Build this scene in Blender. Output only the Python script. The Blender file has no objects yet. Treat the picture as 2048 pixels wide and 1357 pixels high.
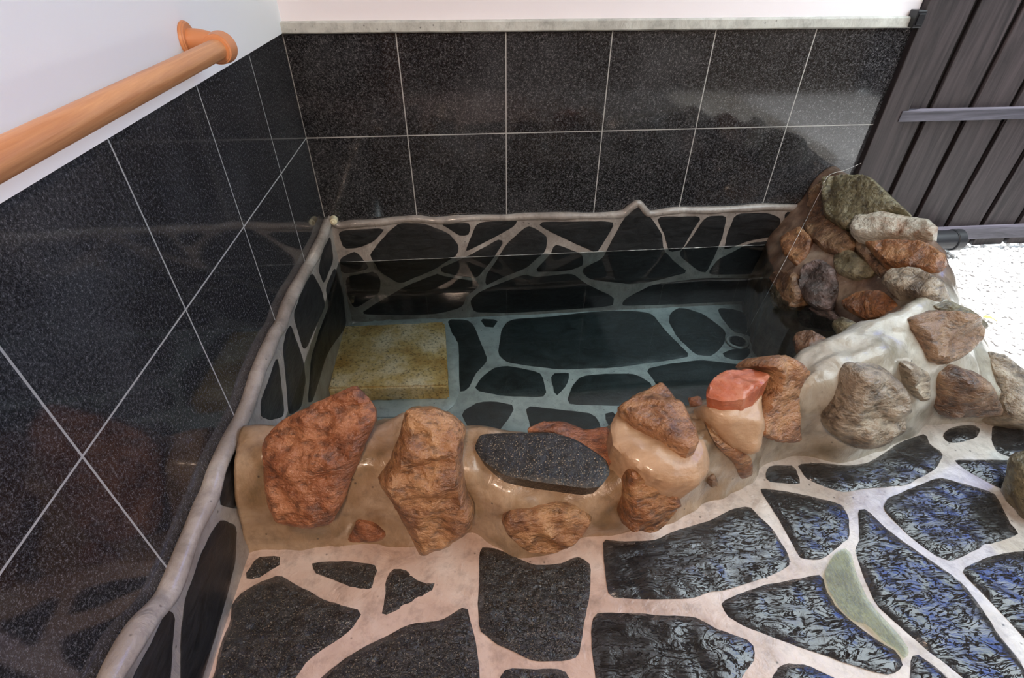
import bpy, bmesh, math, random
import numpy as np
from mathutils import Vector, Matrix, noise
from mathutils.geometry import delaunay_2d_cdt
from mathutils.bvhtree import BVHTree
random.seed(7)
SC = bpy.context.scene
COL = SC.collection
# ------------------------------------------------------------------ camera
FPX = 1053.44
CAM = Vector((0.62167, -2.21963, 0.65508))
ROT = (0.911657, -0.003107, -0.090059)
cd = bpy.data.cameras.new('camera'); cam = bpy.data.objects.new('camera', cd); COL.objects.link(cam)
cd.sensor_fit = 'HORIZONTAL'; cd.sensor_width = 36.0; cd.lens = 36.0 * FPX / 2048
cd.clip_start = 0.02
cam.location = CAM; cam.rotation_euler = ROT; SC.camera = cam
from mathutils import Euler
RM = Euler(ROT, 'XYZ').to_matrix()
# ------------------------------------------------------------------ exposure
SC.view_settings.view_transform = 'Standard'; SC.view_settings.look = 'None'
SC.view_settings.exposure = 0.08; SC.view_settings.gamma = 1.0
SC.view_settings.use_curve_mapping = False
# ------------------------------------------------------------------ sky
wd = bpy.data.worlds.new('sky'); SC.world = wd; wd.use_nodes = True
wt = wd.node_tree; wn = wt.nodes; wl = wt.links
for n in list(wn): wn.remove(n)
wo = wn.new('ShaderNodeOutputWorld'); wb = wn.new('ShaderNodeBackground')
tc = wn.new('ShaderNodeTexCoord')
dt = wn.new('ShaderNodeVectorMath'); dt.operation = 'DOT_PRODUCT'; dt.inputs[1].default_value = (0.80, 0.46, 0.38)
wl.new(tc.outputs['Generated'], dt.inputs[0])
nz = wn.new('ShaderNodeTexNoise'); nz.inputs['Scale'].default_value = 3.0; nz.inputs['Detail'].default_value = 6
wl.new(tc.outputs['Generated'], nz.inputs['Vector'])
ad = wn.new('ShaderNodeMath'); ad.operation = 'MULTIPLY_ADD'; ad.inputs[1].default_value = 0.16
wl.new(nz.outputs['Fac'], ad.inputs[0]); wl.new(dt.outputs['Value'], ad.inputs[2])
rp = wn.new('ShaderNodeValToRGB')
rp.color_ramp.elements[0].position = 0.975; rp.color_ramp.elements[0].color = (0.80, 0.90, 0.95, 1)
rp.color_ramp.elements[1].position = 1.04; rp.color_ramp.elements[1].color = (0.13, 0.24, 0.85, 1)
wl.new(ad.outputs[0], rp.inputs[0]); wl.new(rp.outputs[0], wb.inputs['Color'])
wb.inputs['Strength'].default_value = 5.0
wl.new(wb.outputs[0], wo.inputs[0])
# ------------------------------------------------------------------ sun and the light of an unseen warm wall lamp
sl = bpy.data.lights.new('sun', 'SUN'); sl.energy = 9.0; sl.angle = math.radians(0.6); sl.color = (1.0, 0.97, 0.92)
so = bpy.data.objects.new('sun', sl); COL.objects.link(so)
so.rotation_euler = Vector((0.19, 0.07, -1.0)).to_track_quat('-Z', 'Y').to_euler(); so.location = (0, 0, 6)
def area(name, loc, target, size, energy, color):
    l = bpy.data.lights.new(name, 'AREA'); l.shape = 'DISK'; l.size = size; l.energy = energy; l.color = color
    o = bpy.data.objects.new(name, l); COL.objects.link(o); o.location = loc
    o.rotation_euler = (Vector(target) - Vector(loc)).to_track_quat('-Z', 'Y').to_euler(); return o
area('wall_lamp_light', (0.45, -3.12, 1.50), (0.7, -1.0, -0.3), 0.34, 46, (1.0, 0.74, 0.56))

# ------------------------------------------------------------------ helpers
def ray(px, py):
    return RM @ Vector(((px - 1024) / FPX, -(py - 678.5) / FPX, -1.0))
def at(px, py, ax, v):
    """the point of the plane axis=v seen at a pixel of the photograph"""
    d = ray(px, py); t = (v - CAM[ax]) / d[ax]; return CAM + d * t
def tag(o, label=None, cat=None, group=None, kind=None):
    if label: o['label'] = label
    if cat: o['category'] = cat
    if group: o['group'] = group
    if kind: o['kind'] = kind
    return o
def link(name, me, mat, parent=None):
    me.materials.append(mat)
    o = bpy.data.objects.new(name, me); COL.objects.link(o)
    if parent: o.parent = parent; o.matrix_parent_inverse = Matrix.Translation(-parent.location)
    return o
def build(name, bm, mat, parent=None, smooth=True, angle=None):
    me = bpy.data.meshes.new(name); bmesh.ops.recalc_face_normals(bm, faces=bm.faces); bm.to_mesh(me); bm.free()
    for p in me.polygons: p.use_smooth = smooth
    if angle is not None: me.set_sharp_from_angle(angle=math.radians(angle))
    return link(name, me, mat, parent)
def empty(name, loc=(0, 0, 0)):
    o = bpy.data.objects.new(name, None); COL.objects.link(o); o.location = loc; o.empty_display_size = 0.05; return o
def box(bm, x0, x1, y0, y1, z0, z1, bev=0.0, seg=2):
    r = bmesh.ops.create_cube(bm, size=1.0, matrix=Matrix.Translation(((x0+x1)/2, (y0+y1)/2, (z0+z1)/2)) @ Matrix.Diagonal((x1-x0, y1-y0, z1-z0, 1)))
    if bev > 0:
        es = set(e for v in r['verts'] for e in v.link_edges)
        bmesh.ops.bevel(bm, geom=list(es), offset=bev, segments=seg, affect='EDGES', profile=0.5)
def cyl(bm, a, b, r0, r1=None, n=24, bev=0):
    a = Vector(a); b = Vector(b); r1 = r0 if r1 is None else r1
    d = b - a; q = Vector((0, 0, 1)).rotation_difference(d.normalized()).to_matrix().to_4x4()
    r = bmesh.ops.create_cone(bm, cap_ends=True, segments=n, radius1=r0, radius2=r1, depth=d.length, matrix=Matrix.Translation((a+b)/2) @ q)
    if bev:
        fs = [f for v in r['verts'] for f in v.link_faces if len(f.verts) > 4]
        es = set(e for f in fs for e in f.edges)
        bmesh.ops.bevel(bm, geom=list(es), offset=bev, segments=3, affect='EDGES')
def tube(bm, pts, rad, n=10, flat=None, cap=True):
    """pts list of Vectors, rad list or float; flat=(axis, factor) squashes across one axis"""
    rings = []
    N = len(pts)
    for i, p in enumerate(pts):
        d = (pts[min(i+1, N-1)] - pts[max(i-1, 0)]).normalized()
        up = Vector((1, 0, 0)) if flat and flat[0] == 0 else Vector((0, 1, 0)) if flat else (Vector((0, 0, 1)) if abs(d.z) < .9 else Vector((1, 0, 0)))
        s = d.cross(up).normalized(); u = s.cross(d).normalized()
        r = rad[i] if hasattr(rad, '__len__') else rad
        fu = flat[1] if flat else 1
        rings.append([bm.verts.new(p + s*math.cos(t)*r + u*math.sin(t)*r*fu) for t in [2*math.pi*k/n for k in range(n)]])
    for i in range(N-1):
        for k in range(n):
            bm.faces.new((rings[i][k], rings[i][(k+1) % n], rings[i+1][(k+1) % n], rings[i+1][k]))
    if cap:
        bm.faces.new(rings[0][::-1]); bm.faces.new(rings[-1])
def catmull(P, m):
    out = []
    n = len(P)
    for i in range(n-1):
        p0 = P[max(i-1, 0)]; p1 = P[i]; p2 = P[i+1]; p3 = P[min(i+2, n-1)]
        for k in range(m):
            t = k/m
            out.append(0.5*((2*p1) + (-p0+p2)*t + (2*p0-5*p1+4*p2-p3)*t*t + (-p0+3*p1-3*p2+p3)*t**3))
    out.append(P[-1].copy() if hasattr(P[-1], 'copy') else P[-1])
    return out
def resample(poly, step, cut=.12):
    """closed 2D polygon -> evenly spaced, corners softened a little"""
    P = [np.array(p, float) for p in poly]
    for _ in range(2):
        Q = []
        for i in range(len(P)):
            a, b = P[i], P[(i+1) % len(P)]
            Q += [a*(1-cut)+b*cut, a*cut+b*(1-cut)]
        P = Q; cut *= .9
    P = np.array(P); L = np.linalg.norm(np.roll(P, -1, 0)-P, axis=1); tot = L.sum()
    n = max(10, int(tot/step)); cs = np.concatenate([[0], np.cumsum(L)]); out = []
    for k in range(n):
        s = tot*k/n; i = min(np.searchsorted(cs, s, 'right')-1, len(P)-1); t = (s-cs[i])/max(L[i], 1e-9)
        out.append(P[i]*(1-t)+P[(i+1) % len(P)]*t)
    return np.array(out)
def inside(pts, poly):
    x, y = pts[:, 0], pts[:, 1]; c = np.zeros(len(pts), bool); n = len(poly)
    for i in range(n):
        x1, y1 = poly[i]; x2, y2 = poly[(i+1) % n]
        m = ((y1 > y) != (y2 > y)) & (x < (x2-x1)*(y-y1)/((y2-y1) if abs(y2-y1) > 1e-12 else 1e-12)+x1)
        c ^= m
    return c
def edge_dist(pts, poly):
    d = np.full(len(pts), 1e9); n = len(poly)
    for i in range(n):
        a = poly[i]; b = poly[(i+1) % n]; ab = b-a; t = np.clip(((pts-a) @ ab)/max(ab @ ab, 1e-12), 0, 1)
        d = np.minimum(d, np.linalg.norm(pts-(a+t[:, None]*ab), axis=1))
    return d
def dome(name, poly2, org, U, V, N, mat, parent=None, H=0.01, R=0.01, step=0.02, depth=0.02, jit=0.0, rough=0.0,
         rscale=30, facets=0, fslope=0.6, seed=0, taper=1.0, pts3=None, smooth=True):
    """a solid piece whose outline lies in a plane and which swells along N: rounded rim, chipped facets, broken surface, and a body behind"""
    rnd = random.Random(seed)
    P = resample(poly2, step)
    c = P.mean(0)
    if jit:
        for i in range(len(P)):
            v = Vector((P[i][0]*22+seed, P[i][1]*22, seed*1.7)); d = P[i]-c; L = np.linalg.norm(d)+1e-9
            P[i] = P[i] + d/L*jit*(.35+noise.noise(v)+.8*noise.noise(v*3.1)+.5*noise.noise(v*7))
    lo = P.min(0); hi = P.max(0)
    gx, gy = np.meshgrid(np.arange(lo[0], hi[0], step), np.arange(lo[1], hi[1], step))
    G = np.stack([gx.ravel(), gy.ravel()], 1); G = G + (np.array([[rnd.random()-.5, rnd.random()-.5] for _ in range(len(G))]))*step*.35
    G = G[inside(G, P)]
    if len(G): G = G[edge_dist(G, P) > step*.45]
    A = np.vstack([P, G]) if len(G) else P
    n = len(P)
    r = delaunay_2d_cdt([Vector(p) for p in A], [(i, (i+1) % n) for i in range(n)], [], 1, 1e-6)
    V2 = np.array([tuple(v) for v in r[0]]); F = r[2]; orig = r[3]
    D = edge_dist(V2, P); Rm = max(D.max(), 1e-4)
    RR = min(R, Rm)
    k = np.clip(D/RR, 0, 1); base = H*np.sqrt(np.clip(1-(1-k)**2, 0, 1))
    size = max(hi-lo)
    if facets:
        fm = np.full(len(V2), 1e9)
        for q in range(facets):
            a = rnd.uniform(0, 2*math.pi); o = np.array([math.cos(a), math.sin(a)])
            cc = c + np.array([rnd.uniform(-.25, .25), rnd.uniform(-.25, .25)])*(hi-lo)
            s = rnd.uniform(.15, 1.0)*fslope*H/(size*.5)*2
            fm = np.minimum(fm, H*rnd.uniform(.85, 1.1) - ((V2-cc) @ o)*s)
        base = np.minimum(base, np.maximum(fm, H*.42)*(.30+.70*np.clip(k*1.6, 0, 1)))
    bm = bmesh.new(); vs = []
    isb = [D[i] < 1e-5 for i in range(len(V2))]
    for i, p in enumerate(V2):
        h = base[i]
        w = Vector((p[0]*rscale+seed*3.1, p[1]*rscale, seed*.77))
        if rough and not isb[i]:
            rd = abs(noise.noise(w*.38+Vector((0, 5, seed)))); h += rough*(noise.fractal(w, .9, 2.1, 5)*.9 + 1.1*(min(rd, .25)/.25-1) + .6*(noise.cell(w*.55)-.5)*.5)*min(1, .25+k[i])
            h = max(h, base[i]*.55)
        vs.append(bm.verts.new(org + U*p[0] + V*p[1] + N*float(h)))
    for f in F:
        try: bm.faces.new([vs[i] for i in f])
        except ValueError: pass
    be = [e for e in bm.edges if len(e.link_faces) == 1]
    ex = bmesh.ops.extrude_edge_only(bm, edges=be)
    nv = [g for g in ex['geom'] if isinstance(g, bmesh.types.BMVert)]
    co = org + U*float(c[0]) + V*float(c[1])
    for v in nv:
        q = v.co - co; v.co = co + q*taper - N*depth
    ne = [g for g in ex['geom'] if isinstance(g, bmesh.types.BMEdge)]
    bmesh.ops.holes_fill(bm, edges=[e for e in bm.edges if len(e.link_faces) == 1], sides=0)
    return build(name, bm, mat, parent, smooth=smooth, angle=38)

# ------------------------------------------------------------------ materials
class NT:
    def __init__(s, name):
        s.m = bpy.data.materials.new(name); s.m.use_nodes = True; s.t = s.m.node_tree; s.n = s.t.nodes; s.l = s.t.links
        s.b = s.n['Principled BSDF']; s.pos = s.n.new('ShaderNodeNewGeometry').outputs['Position']
        s.nrm = None
    def set(s, **k):
        for a, v in k.items():
            i = s.b.inputs[a.replace('_', ' ')]
            if hasattr(v, 'node'): s.l.new(v, i)
            else: i.default_value = v
        return s
    def map(s, sc, rot=(0, 0, 0), vec=None):
        n = s.n.new('ShaderNodeMapping'); n.inputs['Scale'].default_value = sc; n.inputs['Rotation'].default_value = rot
        s.l.new(vec or s.pos, n.inputs['Vector']); return n.outputs[0]
    def noise(s, scale, detail=4, rough=.55, vec=None, dist=0):
        n = s.n.new('ShaderNodeTexNoise'); n.inputs['Scale'].default_value = scale; n.inputs['Detail'].default_value = detail
        n.inputs['Roughness'].default_value = rough; n.inputs['Distortion'].default_value = dist
        s.l.new(vec or s.pos, n.inputs['Vector']); return n.outputs['Fac']
    def voro(s, scale, vec=None, feat='F1', out='Distance'):
        n = s.n.new('ShaderNodeTexVoronoi'); n.feature = feat; n.inputs['Scale'].default_value = scale
        s.l.new(vec or s.pos, n.inputs['Vector']); return n.outputs[out]
    def ramp(s, f, stops, interp='LINEAR'):
        n = s.n.new('ShaderNodeValToRGB'); cr = n.color_ramp; cr.interpolation = interp
        while len(cr.elements) < len(stops): cr.elements.new(.5)
        for e, (p, c) in zip(cr.elements, stops):
            e.position = p; e.color = (c, c, c, 1) if not hasattr(c, '__len__') else (*c[:3], 1)
        s.l.new(f, n.inputs[0]); return n.outputs[0]
    def math(s, op, a, b=0.0, c=0.0):
        n = s.n.new('ShaderNodeMath'); n.operation = op
        for i, v in enumerate((a, b, c)):
            if hasattr(v, 'node'): s.l.new(v, n.inputs[i])
            else: n.inputs[i].default_value = v
        return n.outputs[0]
    def mix(s, f, a, b, mode='MIX'):
        n = s.n.new('ShaderNodeMix'); n.data_type = 'RGBA'; n.blend_type = mode
        for i, v in ((0, f), (6, a), (7, b)):
            if hasattr(v, 'node'): s.l.new(v, n.inputs[i])
            else: n.inputs[i].default_value = v if i == 0 else (*v[:3], 1)
        return n.outputs[2]
    def sep(s):
        n = s.n.new('ShaderNodeSeparateXYZ'); s.l.new(s.pos, n.inputs[0]); return n.outputs
    def bump(s, h, strength=.3, dist=.01):
        n = s.n.new('ShaderNodeBump'); n.inputs['Strength'].default_value = strength; n.inputs['Distance'].default_value = dist
        s.l.new(h, n.inputs['Height'])
        if s.nrm: s.l.new(s.nrm, n.inputs['Normal'])
        s.nrm = n.outputs[0]; s.l.new(s.nrm, s.b.inputs['Normal']); return s

def mat_plaster(name, col):
    t = NT(name); n = t.noise(240, 3); t.set(Base_Color=col, Roughness=.75).bump(n, .08, .002); return t.m
M_plasterL = mat_plaster('plaster_left', (.88, .90, .93, 1))
M_plasterB = mat_plaster('plaster_back', (.90, .865, .91, 1))

def mat_granite(name, axis):
    t = NT(name); s = t.sep()
    fine = t.noise(420, 2, .7); mid = t.noise(150, 2, .6); big = t.noise(2.3, 5, .6)
    sp = t.math('ADD', t.math('MULTIPLY', fine, .6), t.math('MULTIPLY', mid, .4))
    col = t.ramp(sp, [(.38, (.004, .0042, .005)), (.48, (.014, .014, .016)), (.57, (.055, .055, .06)), (.66, (.20, .20, .21))])
    # faint mineral bloom dried on the stone
    bl = t.ramp(big, [(.48, 0.0), (.75, .10)])
    col = t.mix(bl, col, (.30, .31, .33))
    if axis == 'back': u = s[0]; off = 0.0; pitch = .4
    else: u = s[1]; off = .396; pitch = .408
    w = .0021
    m = t.math('ABSOLUTE', t.math('SUBTRACT', t.math('MODULO', t.math('ADD', u, off + pitch*20.5), pitch), pitch/2))
    g1 = t.math('LESS_THAN', m, w)
    g2 = t.math('LESS_THAN', t.math('ABSOLUTE', s[2]), w)
    g = t.math('MAXIMUM', g1, g2)
    col = t.mix(g, col, (.42, .42, .41))
    t.set(Base_Color=col, Roughness=t.math('ADD', t.math('MULTIPLY', g, .5), .07)); t.b.inputs['IOR'].default_value = 1.55
    t.bump(t.math('SUBTRACT', 1.0, g), .4, .0015)
    return t.m
M_granB = mat_granite('polished_granite_back', 'back'); M_granL = mat_granite('polished_granite_left', 'left')

def mat_mortar(name, stops, wet=.22, bumps=.25, xmix=None):
    t = NT(name); a = t.noise(5.5, 5, .6, dist=.6); b = t.noise(70, 4, .6)
    col = t.ramp(a, stops)
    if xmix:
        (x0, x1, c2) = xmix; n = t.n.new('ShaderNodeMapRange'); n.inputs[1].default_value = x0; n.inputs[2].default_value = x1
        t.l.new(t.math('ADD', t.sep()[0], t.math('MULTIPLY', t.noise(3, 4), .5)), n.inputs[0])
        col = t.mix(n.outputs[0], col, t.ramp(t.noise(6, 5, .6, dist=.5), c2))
    if name == 'bank_mortar':  # mortar turns darker brown at the pile: its shade painted into the colour
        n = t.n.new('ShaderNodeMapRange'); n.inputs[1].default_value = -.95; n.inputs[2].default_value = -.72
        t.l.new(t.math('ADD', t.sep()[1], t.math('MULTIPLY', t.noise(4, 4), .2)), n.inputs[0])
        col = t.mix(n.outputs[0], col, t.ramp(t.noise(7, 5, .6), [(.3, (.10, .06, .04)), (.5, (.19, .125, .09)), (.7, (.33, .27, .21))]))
    dirt = t.ramp(t.noise(28, 5, .7), [(.30, .70), (.52, 1.0)])
    col = t.mix(1.0, col, dirt, 'MULTIPLY')
    pit = t.ramp(t.voro(26), [(.045, .35), (.10, 1.0)])
    col = t.mix(1.0, col, pit, 'MULTIPLY')
    t.set(Base_Color=col, Roughness=wet); t.bump(t.noise(1.0, 5, .6, vec=t.map((26, 26, 11)), dist=.8), .35, .016).bump(b, bumps, .004)
    t.b.inputs['Coat Weight'].default_value = .5; t.b.inputs['Coat Roughness'].default_value = .12
    return t.m
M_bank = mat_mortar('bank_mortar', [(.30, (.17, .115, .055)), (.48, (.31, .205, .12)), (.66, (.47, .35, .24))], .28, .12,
                    (1.35, 2.0, [(.30, (.22, .20, .145)), (.5, (.40, .38, .32)), (.68, (.55, .55, .50))]))  # mineral tan to grey along x, partly warm lamplight painted in
M_floor = mat_mortar('floor_mortar', [(.30, (.42, .29, .23)), (.5, (.58, .43, .36)), (.7, (.66, .54, .48))], .25, .35,
                     (1.1, 1.9, [(.30, (.36, .31, .26)), (.5, (.55, .52, .48)), (.7, (.74, .73, .70))]))  # pinkish lamplight at left, pale daylight at right, painted into the colour
M_basin = mat_mortar('basin_mortar', [(.3, (.27, .295, .29)), (.6, (.44, .47, .46))], .4, .2)
M_rim = mat_mortar('dado_mortar', [(.3, (.22, .19, .17)), (.55, (.36, .32, .29)), (.7, (.48, .45, .42))], .4, .4)

def mat_slate(name, c0, c1, rough, bstr, bdist, speck=0.0, rot=.3, stretch=(10, 34, 20), crease=0.0, coat=0.0):
    t = NT(name)
    v = t.map(stretch, (0, 0, rot)); a = t.noise(1.0, 6, .62, vec=v, dist=1.2); f = t.noise(130, 4, .6)
    col = t.mix(t.ramp(a, [(.35, 0.0), (.7, 1.0)]), c0, c1)
    if speck:
        sp = t.ramp(t.noise(300, 2, .5), [(.60, 0.0), (.72, 1.0)]); col = t.mix(t.math('MULTIPLY', sp, speck), col, (.38, .30, .20))
    t.set(Base_Color=col, Roughness=rough)
    t.bump(a, bstr, bdist)
    if crease:
        w = t.noise(1.0, 5, .6, vec=t.map(tuple(q*1.1 for q in stretch), (0, 0, rot+.15)), dist=2.2)
        k = t.math('ABSOLUTE', t.math('SUBTRACT', w, .5)); t.bump(t.ramp(k, [(.0, 0.0), (.035, 1.0)]), crease, .006)
    t.bump(f, bstr*.6, .0018)
    t.b.inputs['Coat Weight'].default_value = coat; t.b.inputs['Coat Roughness'].default_value = .05; t.b.inputs['Coat IOR'].default_value = 1.6
    if coat and t.nrm: t.l.new(t.nrm, t.b.inputs['Coat Normal'])
    return t.m
M_slab = [mat_slate('wet_slate', (.010, .010, .011), (.040, .042, .045), .16, .55, .0045, 0, r, st, .75, .9)
          for r, st in ((.25, (12, 34, 20)), (-.5, (14, 40, 20)), (.9, (12, 30, 20)))]
M_slabd = mat_slate('dark_wet_slate', (.008, .0075, .0075), (.030, .027, .025), .20, 1.0, .008, .45, .2, (38, 52, 40), .8, .8)
M_dado = mat_slate('dado_slate', (.005, .0055, .006), (.022, .023, .025), .42, .5, .006, 0, .2, (14, 14, 40))
M_bslab = mat_slate('bath_slate', (.010, .014, .015), (.030, .042, .045), .35, .4, .006, .1, .1, (14, 20, 40))
M_seat = mat_slate('speckled_slate', (.010, .010, .010), (.022, .022, .022), .30, .9, .004, .9, .1, (50, 50, 50))

def mat_rock(name, base, dark, light, sc=9, rough=.33, veins=.6, bstr=.9, coat=.6):
    t = NT(name)
    a = t.noise(sc, 6, .62, dist=.9); b = t.noise(sc*3.3, 5, .6, vec=t.map((1, 1.6, 2.4), (.4, .3, .5))); c = t.noise(120, 4, .6)
    col = t.ramp(a, [(.30, dark), (.47, base), (.68, light)])
    col = t.mix(t.ramp(b, [(.36, veins), (.50, 0.0)]), col, tuple(x*.28 for x in dark))
    col = t.mix(t.ramp(c, [(.55, 0.0), (.75, .35)]), col, light)
    t.set(Base_Color=col, Roughness=t.ramp(c, [(.3, rough), (.7, rough+.15)]))
    t.b.inputs['Coat Weight'].default_value = coat; t.b.inputs['Coat Roughness'].default_value = .14
    t.bump(b, bstr, .016)
    if bstr > .5: t.bump(t.noise(45, 4, .6), .6, .006); t.l.new(t.nrm, t.b.inputs['Coat Normal'])
    t.bump(c, bstr*.8, .0045)
    return t.m
RK = dict(
 orange=mat_rock('rock_orange', (.30, .105, .042), (.12, .045, .024), (.48, .21, .10)),
 ochre=mat_rock('rock_ochre', (.32, .145, .058), (.13, .05, .025), (.50, .28, .13)),
 brown=mat_rock('rock_brown', (.17, .085, .040), (.045, .025, .016), (.34, .22, .12)),
 red=mat_rock('rock_red', (.44, .115, .048), (.25, .06, .03), (.55, .23, .13), rough=.45, veins=.15, bstr=.4),
 grey=mat_rock('rock_grey', (.24, .185, .125), (.055, .035, .02), (.50, .44, .34)),
 olive=mat_rock('rock_olive', (.15, .125, .060), (.05, .035, .018), (.34, .31, .20)),
 pale=mat_rock('rock_pale', (.46, .42, .34), (.26, .12, .05), (.62, .59, .50), veins=.2),
 purple=mat_rock('rock_dark', (.085, .06, .052), (.028, .020, .018), (.26, .19, .18)),
 tan=mat_rock('rock_tan', (.42, .26, .15), (.28, .16, .085), (.54, .37, .24), sc=5, rough=.36, veins=.12, bstr=.3, coat=.3),
 rust=mat_rock('rock_rust', (.27, .10, .028), (.075, .03, .014), (.44, .24, .10)))

def mat_wood(name, c0, c1, axis='z', rough=.5, sc=1.0):
    t = NT(name); st = {'z': (26, 26, 1.6), 'y': (30, 1.4, 30), 'x': (1.4, 26, 26)}[axis]
    v = t.map(tuple(q*sc for q in st)); a = t.noise(1.0, 6, .65, vec=v, dist=1.4); f = t.noise(4, 4, .6, vec=v)
    col = t.mix(t.ramp(a, [(.35, 0.0), (.65, 1.0)]), c0, c1); t.set(Base_Color=col, Roughness=rough).bump(f, .35, .002); return t.m
M_rail = mat_wood('oak_rail', (.47, .19, .075), (.72, .37, .17), 'y', .38, .9)
M_cap = NT('oak_coloured_plastic').set(Base_Color=(.62, .26, .11, 1), Roughness=.4).m
M_fence = mat_wood('stained_boards', (.010, .007, .008), (.050, .037, .040), 'z', .55)
M_frail = mat_wood('fence_rail', (.03, .028, .038), (.10, .095, .125), 'x', .5)
M_dark = NT('dark_gap').set(Base_Color=(.01, .009, .009, 1), Roughness=.8).m
M_ceil = mat_wood('ceiling_boards', (.10, .065, .04), (.20, .13, .08), 'y', .6)
M_post = mat_wood('orange_cedar', (.42, .15, .055), (.60, .26, .11), 'z', .5)
M_black = NT('black_plastic').set(Base_Color=(.012, .013, .016, 1), Roughness=.35).m
M_steel = NT('chain_steel').set(Base_Color=(.72, .70, .68, 1), Roughness=.25, Metallic=1.0).m
M_coping = mat_mortar('coping_mortar', [(.3, (.40, .40, .37)), (.55, (.58, .59, .55)), (.7, (.66, .67, .63))], .6, .3)
M_cream = NT('cream_rubber').set(Base_Color=(.72, .66, .46, 1), Roughness=.5).m
M_leaf = NT('leaf_green').set(Base_Color=(.16, .34, .05, 1), Roughness=.5).m
M_dryleaf = NT('dry_leaf').set(Base_Color=(.42, .36, .10, 1), Roughness=.6).m
M_lampm = NT('lamp_shell').set(Base_Color=(.8, .8, .8, 1), Roughness=.4).m
t = NT('white_gravel'); t.set(Base_Color=t.ramp(t.noise(45, 3), [(.3, (.52, .52, .54)), (.6, (.82, .82, .83))]), Roughness=.7); M_gravel = t.m
t = NT('tuff'); a = t.noise(7, 5, .6); c = t.noise(95, 4, .7)
col = t.ramp(a, [(.34, (.46, .25, .06)), (.50, (.66, .45, .19)), (.64, (.86, .68, .46))])
col = t.mix(1.0, col, t.ramp(c, [(.34, .25), (.46, .9), (.7, 1.15)]), 'MULTIPLY')
t.set(Base_Color=col, Roughness=.6).bump(c, .8, .006); M_tuff = t.m
# water: mirror by Fresnel over a clear, faintly blue-green body
m = bpy.data.materials.new('bath_water'); m.use_nodes = True; n = m.node_tree.nodes; l = m.node_tree.links
for q in list(n): n.remove(q)
o_ = n.new('ShaderNodeOutputMaterial'); tr = n.new('ShaderNodeBsdfTransparent'); gl = n.new('ShaderNodeBsdfGlossy'); fr = n.new('ShaderNodeFresnel'); mx = n.new('ShaderNodeMixShader')
tr.inputs[0].default_value = (.86, .945, .955, 1); gl.inputs['Roughness'].default_value = .02; fr.inputs[0].default_value = 1.33
nzz = n.new('ShaderNodeTexNoise'); nzz.inputs['Scale'].default_value = 6; bp = n.new('ShaderNodeBump'); bp.inputs['Strength'].default_value = .05; bp.inputs['Distance'].default_value = .01
l.new(nzz.outputs['Fac'], bp.inputs['Height']); l.new(bp.outputs[0], gl.inputs['Normal']); l.new(bp.outputs[0], fr.inputs['Normal'])
l.new(fr.outputs[0], mx.inputs[0]); l.new(tr.outputs[0], mx.inputs[1]); l.new(gl.outputs[0], mx.inputs[2]); l.new(mx.outputs[0], o_.inputs[0])
M_water = m
M_puddle = m.copy(); M_puddle.name = 'puddle_water'
for q in M_puddle.node_tree.nodes:
    if q.type == 'BSDF_TRANSPARENT': q.inputs[0].default_value = (.70, .74, .56, 1)
    if q.type == 'FRESNEL': q.inputs[0].default_value = 1.5
    if q.type == 'BUMP': q.inputs['Strength'].default_value = .25
    if q.type == 'TEX_NOISE': q.inputs['Scale'].default_value = 22

# ------------------------------------------------------------------ room
ZF, ZB, ZW = -0.60, -0.90, -0.55
XE = 2.39                                     # right end of the back wall
bm = bmesh.new(); box(bm, -.16, XE, .0, .14, .367, 1.9); wb_ = build('wall_back', bm, M_plasterB, smooth=False); tag(wb_, kind='structure')
bm = bmesh.new(); box(bm, -.16, XE, -.004, .136, -1.0, .367); build('granite_tiling', bm, M_granB, wb_, smooth=False)
bm = bmesh.new(); box(bm, -.16, .006, -3.4, .0, .367, 1.9); wl_ = build('wall_left', bm, M_plasterL, smooth=False); tag(wl_, kind='structure')
bm = bmesh.new(); box(bm, -.16, .0, -3.4, .0, -1.0, .366); build('granite_tiling', bm, M_granL, wl_, smooth=False)
bm = bmesh.new(); box(bm, -.16, 4.8, -3.54, -3.4, -1.0, 2.0); tag(build('wall_front', bm, M_ceil, smooth=False), kind='structure')
bm = bmesh.new(); box(bm, -.16, 2.12, -3.54, .14, 1.9, 2.0); tag(build('ceiling', bm, M_ceil, smooth=False), kind='structure')
bm = bmesh.new(); box(bm, 0.007, .15, -2.72, -2.62, ZF, 1.9, .004); tag(build('trim_2', bm, M_post, smooth=False), kind='structure')
# coping strip on top of the tiles
P = [Vector((x, 0, 0)) for x in np.linspace(0, XE+.005, 60)]
bm = bmesh.new(); prev = None
for p in P:
    a = .0015*noise.noise(Vector((p.x*6, 0, 0))); b = .0022*noise.noise(Vector((p.x*9, 3, 0)))
    prof = [(.0, .362+b), (-.020, .364+b), (-.025, .369+b), (-.024, .397+a), (-.018, .402+a), (.0, .402)]
    ring = [bm.verts.new((p.x, y, z)) for y, z in prof]
    if prev:
        for k in range(len(prof)): bm.faces.new((prev[k], prev[(k+1) % 6], ring[(k+1) % 6], ring[k]))
    else: bm.faces.new(ring)
    prev = ring
bm.faces.new(prev[::-1]); tag(build('trim_1', bm, M_coping, angle=40), kind='structure')

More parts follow.
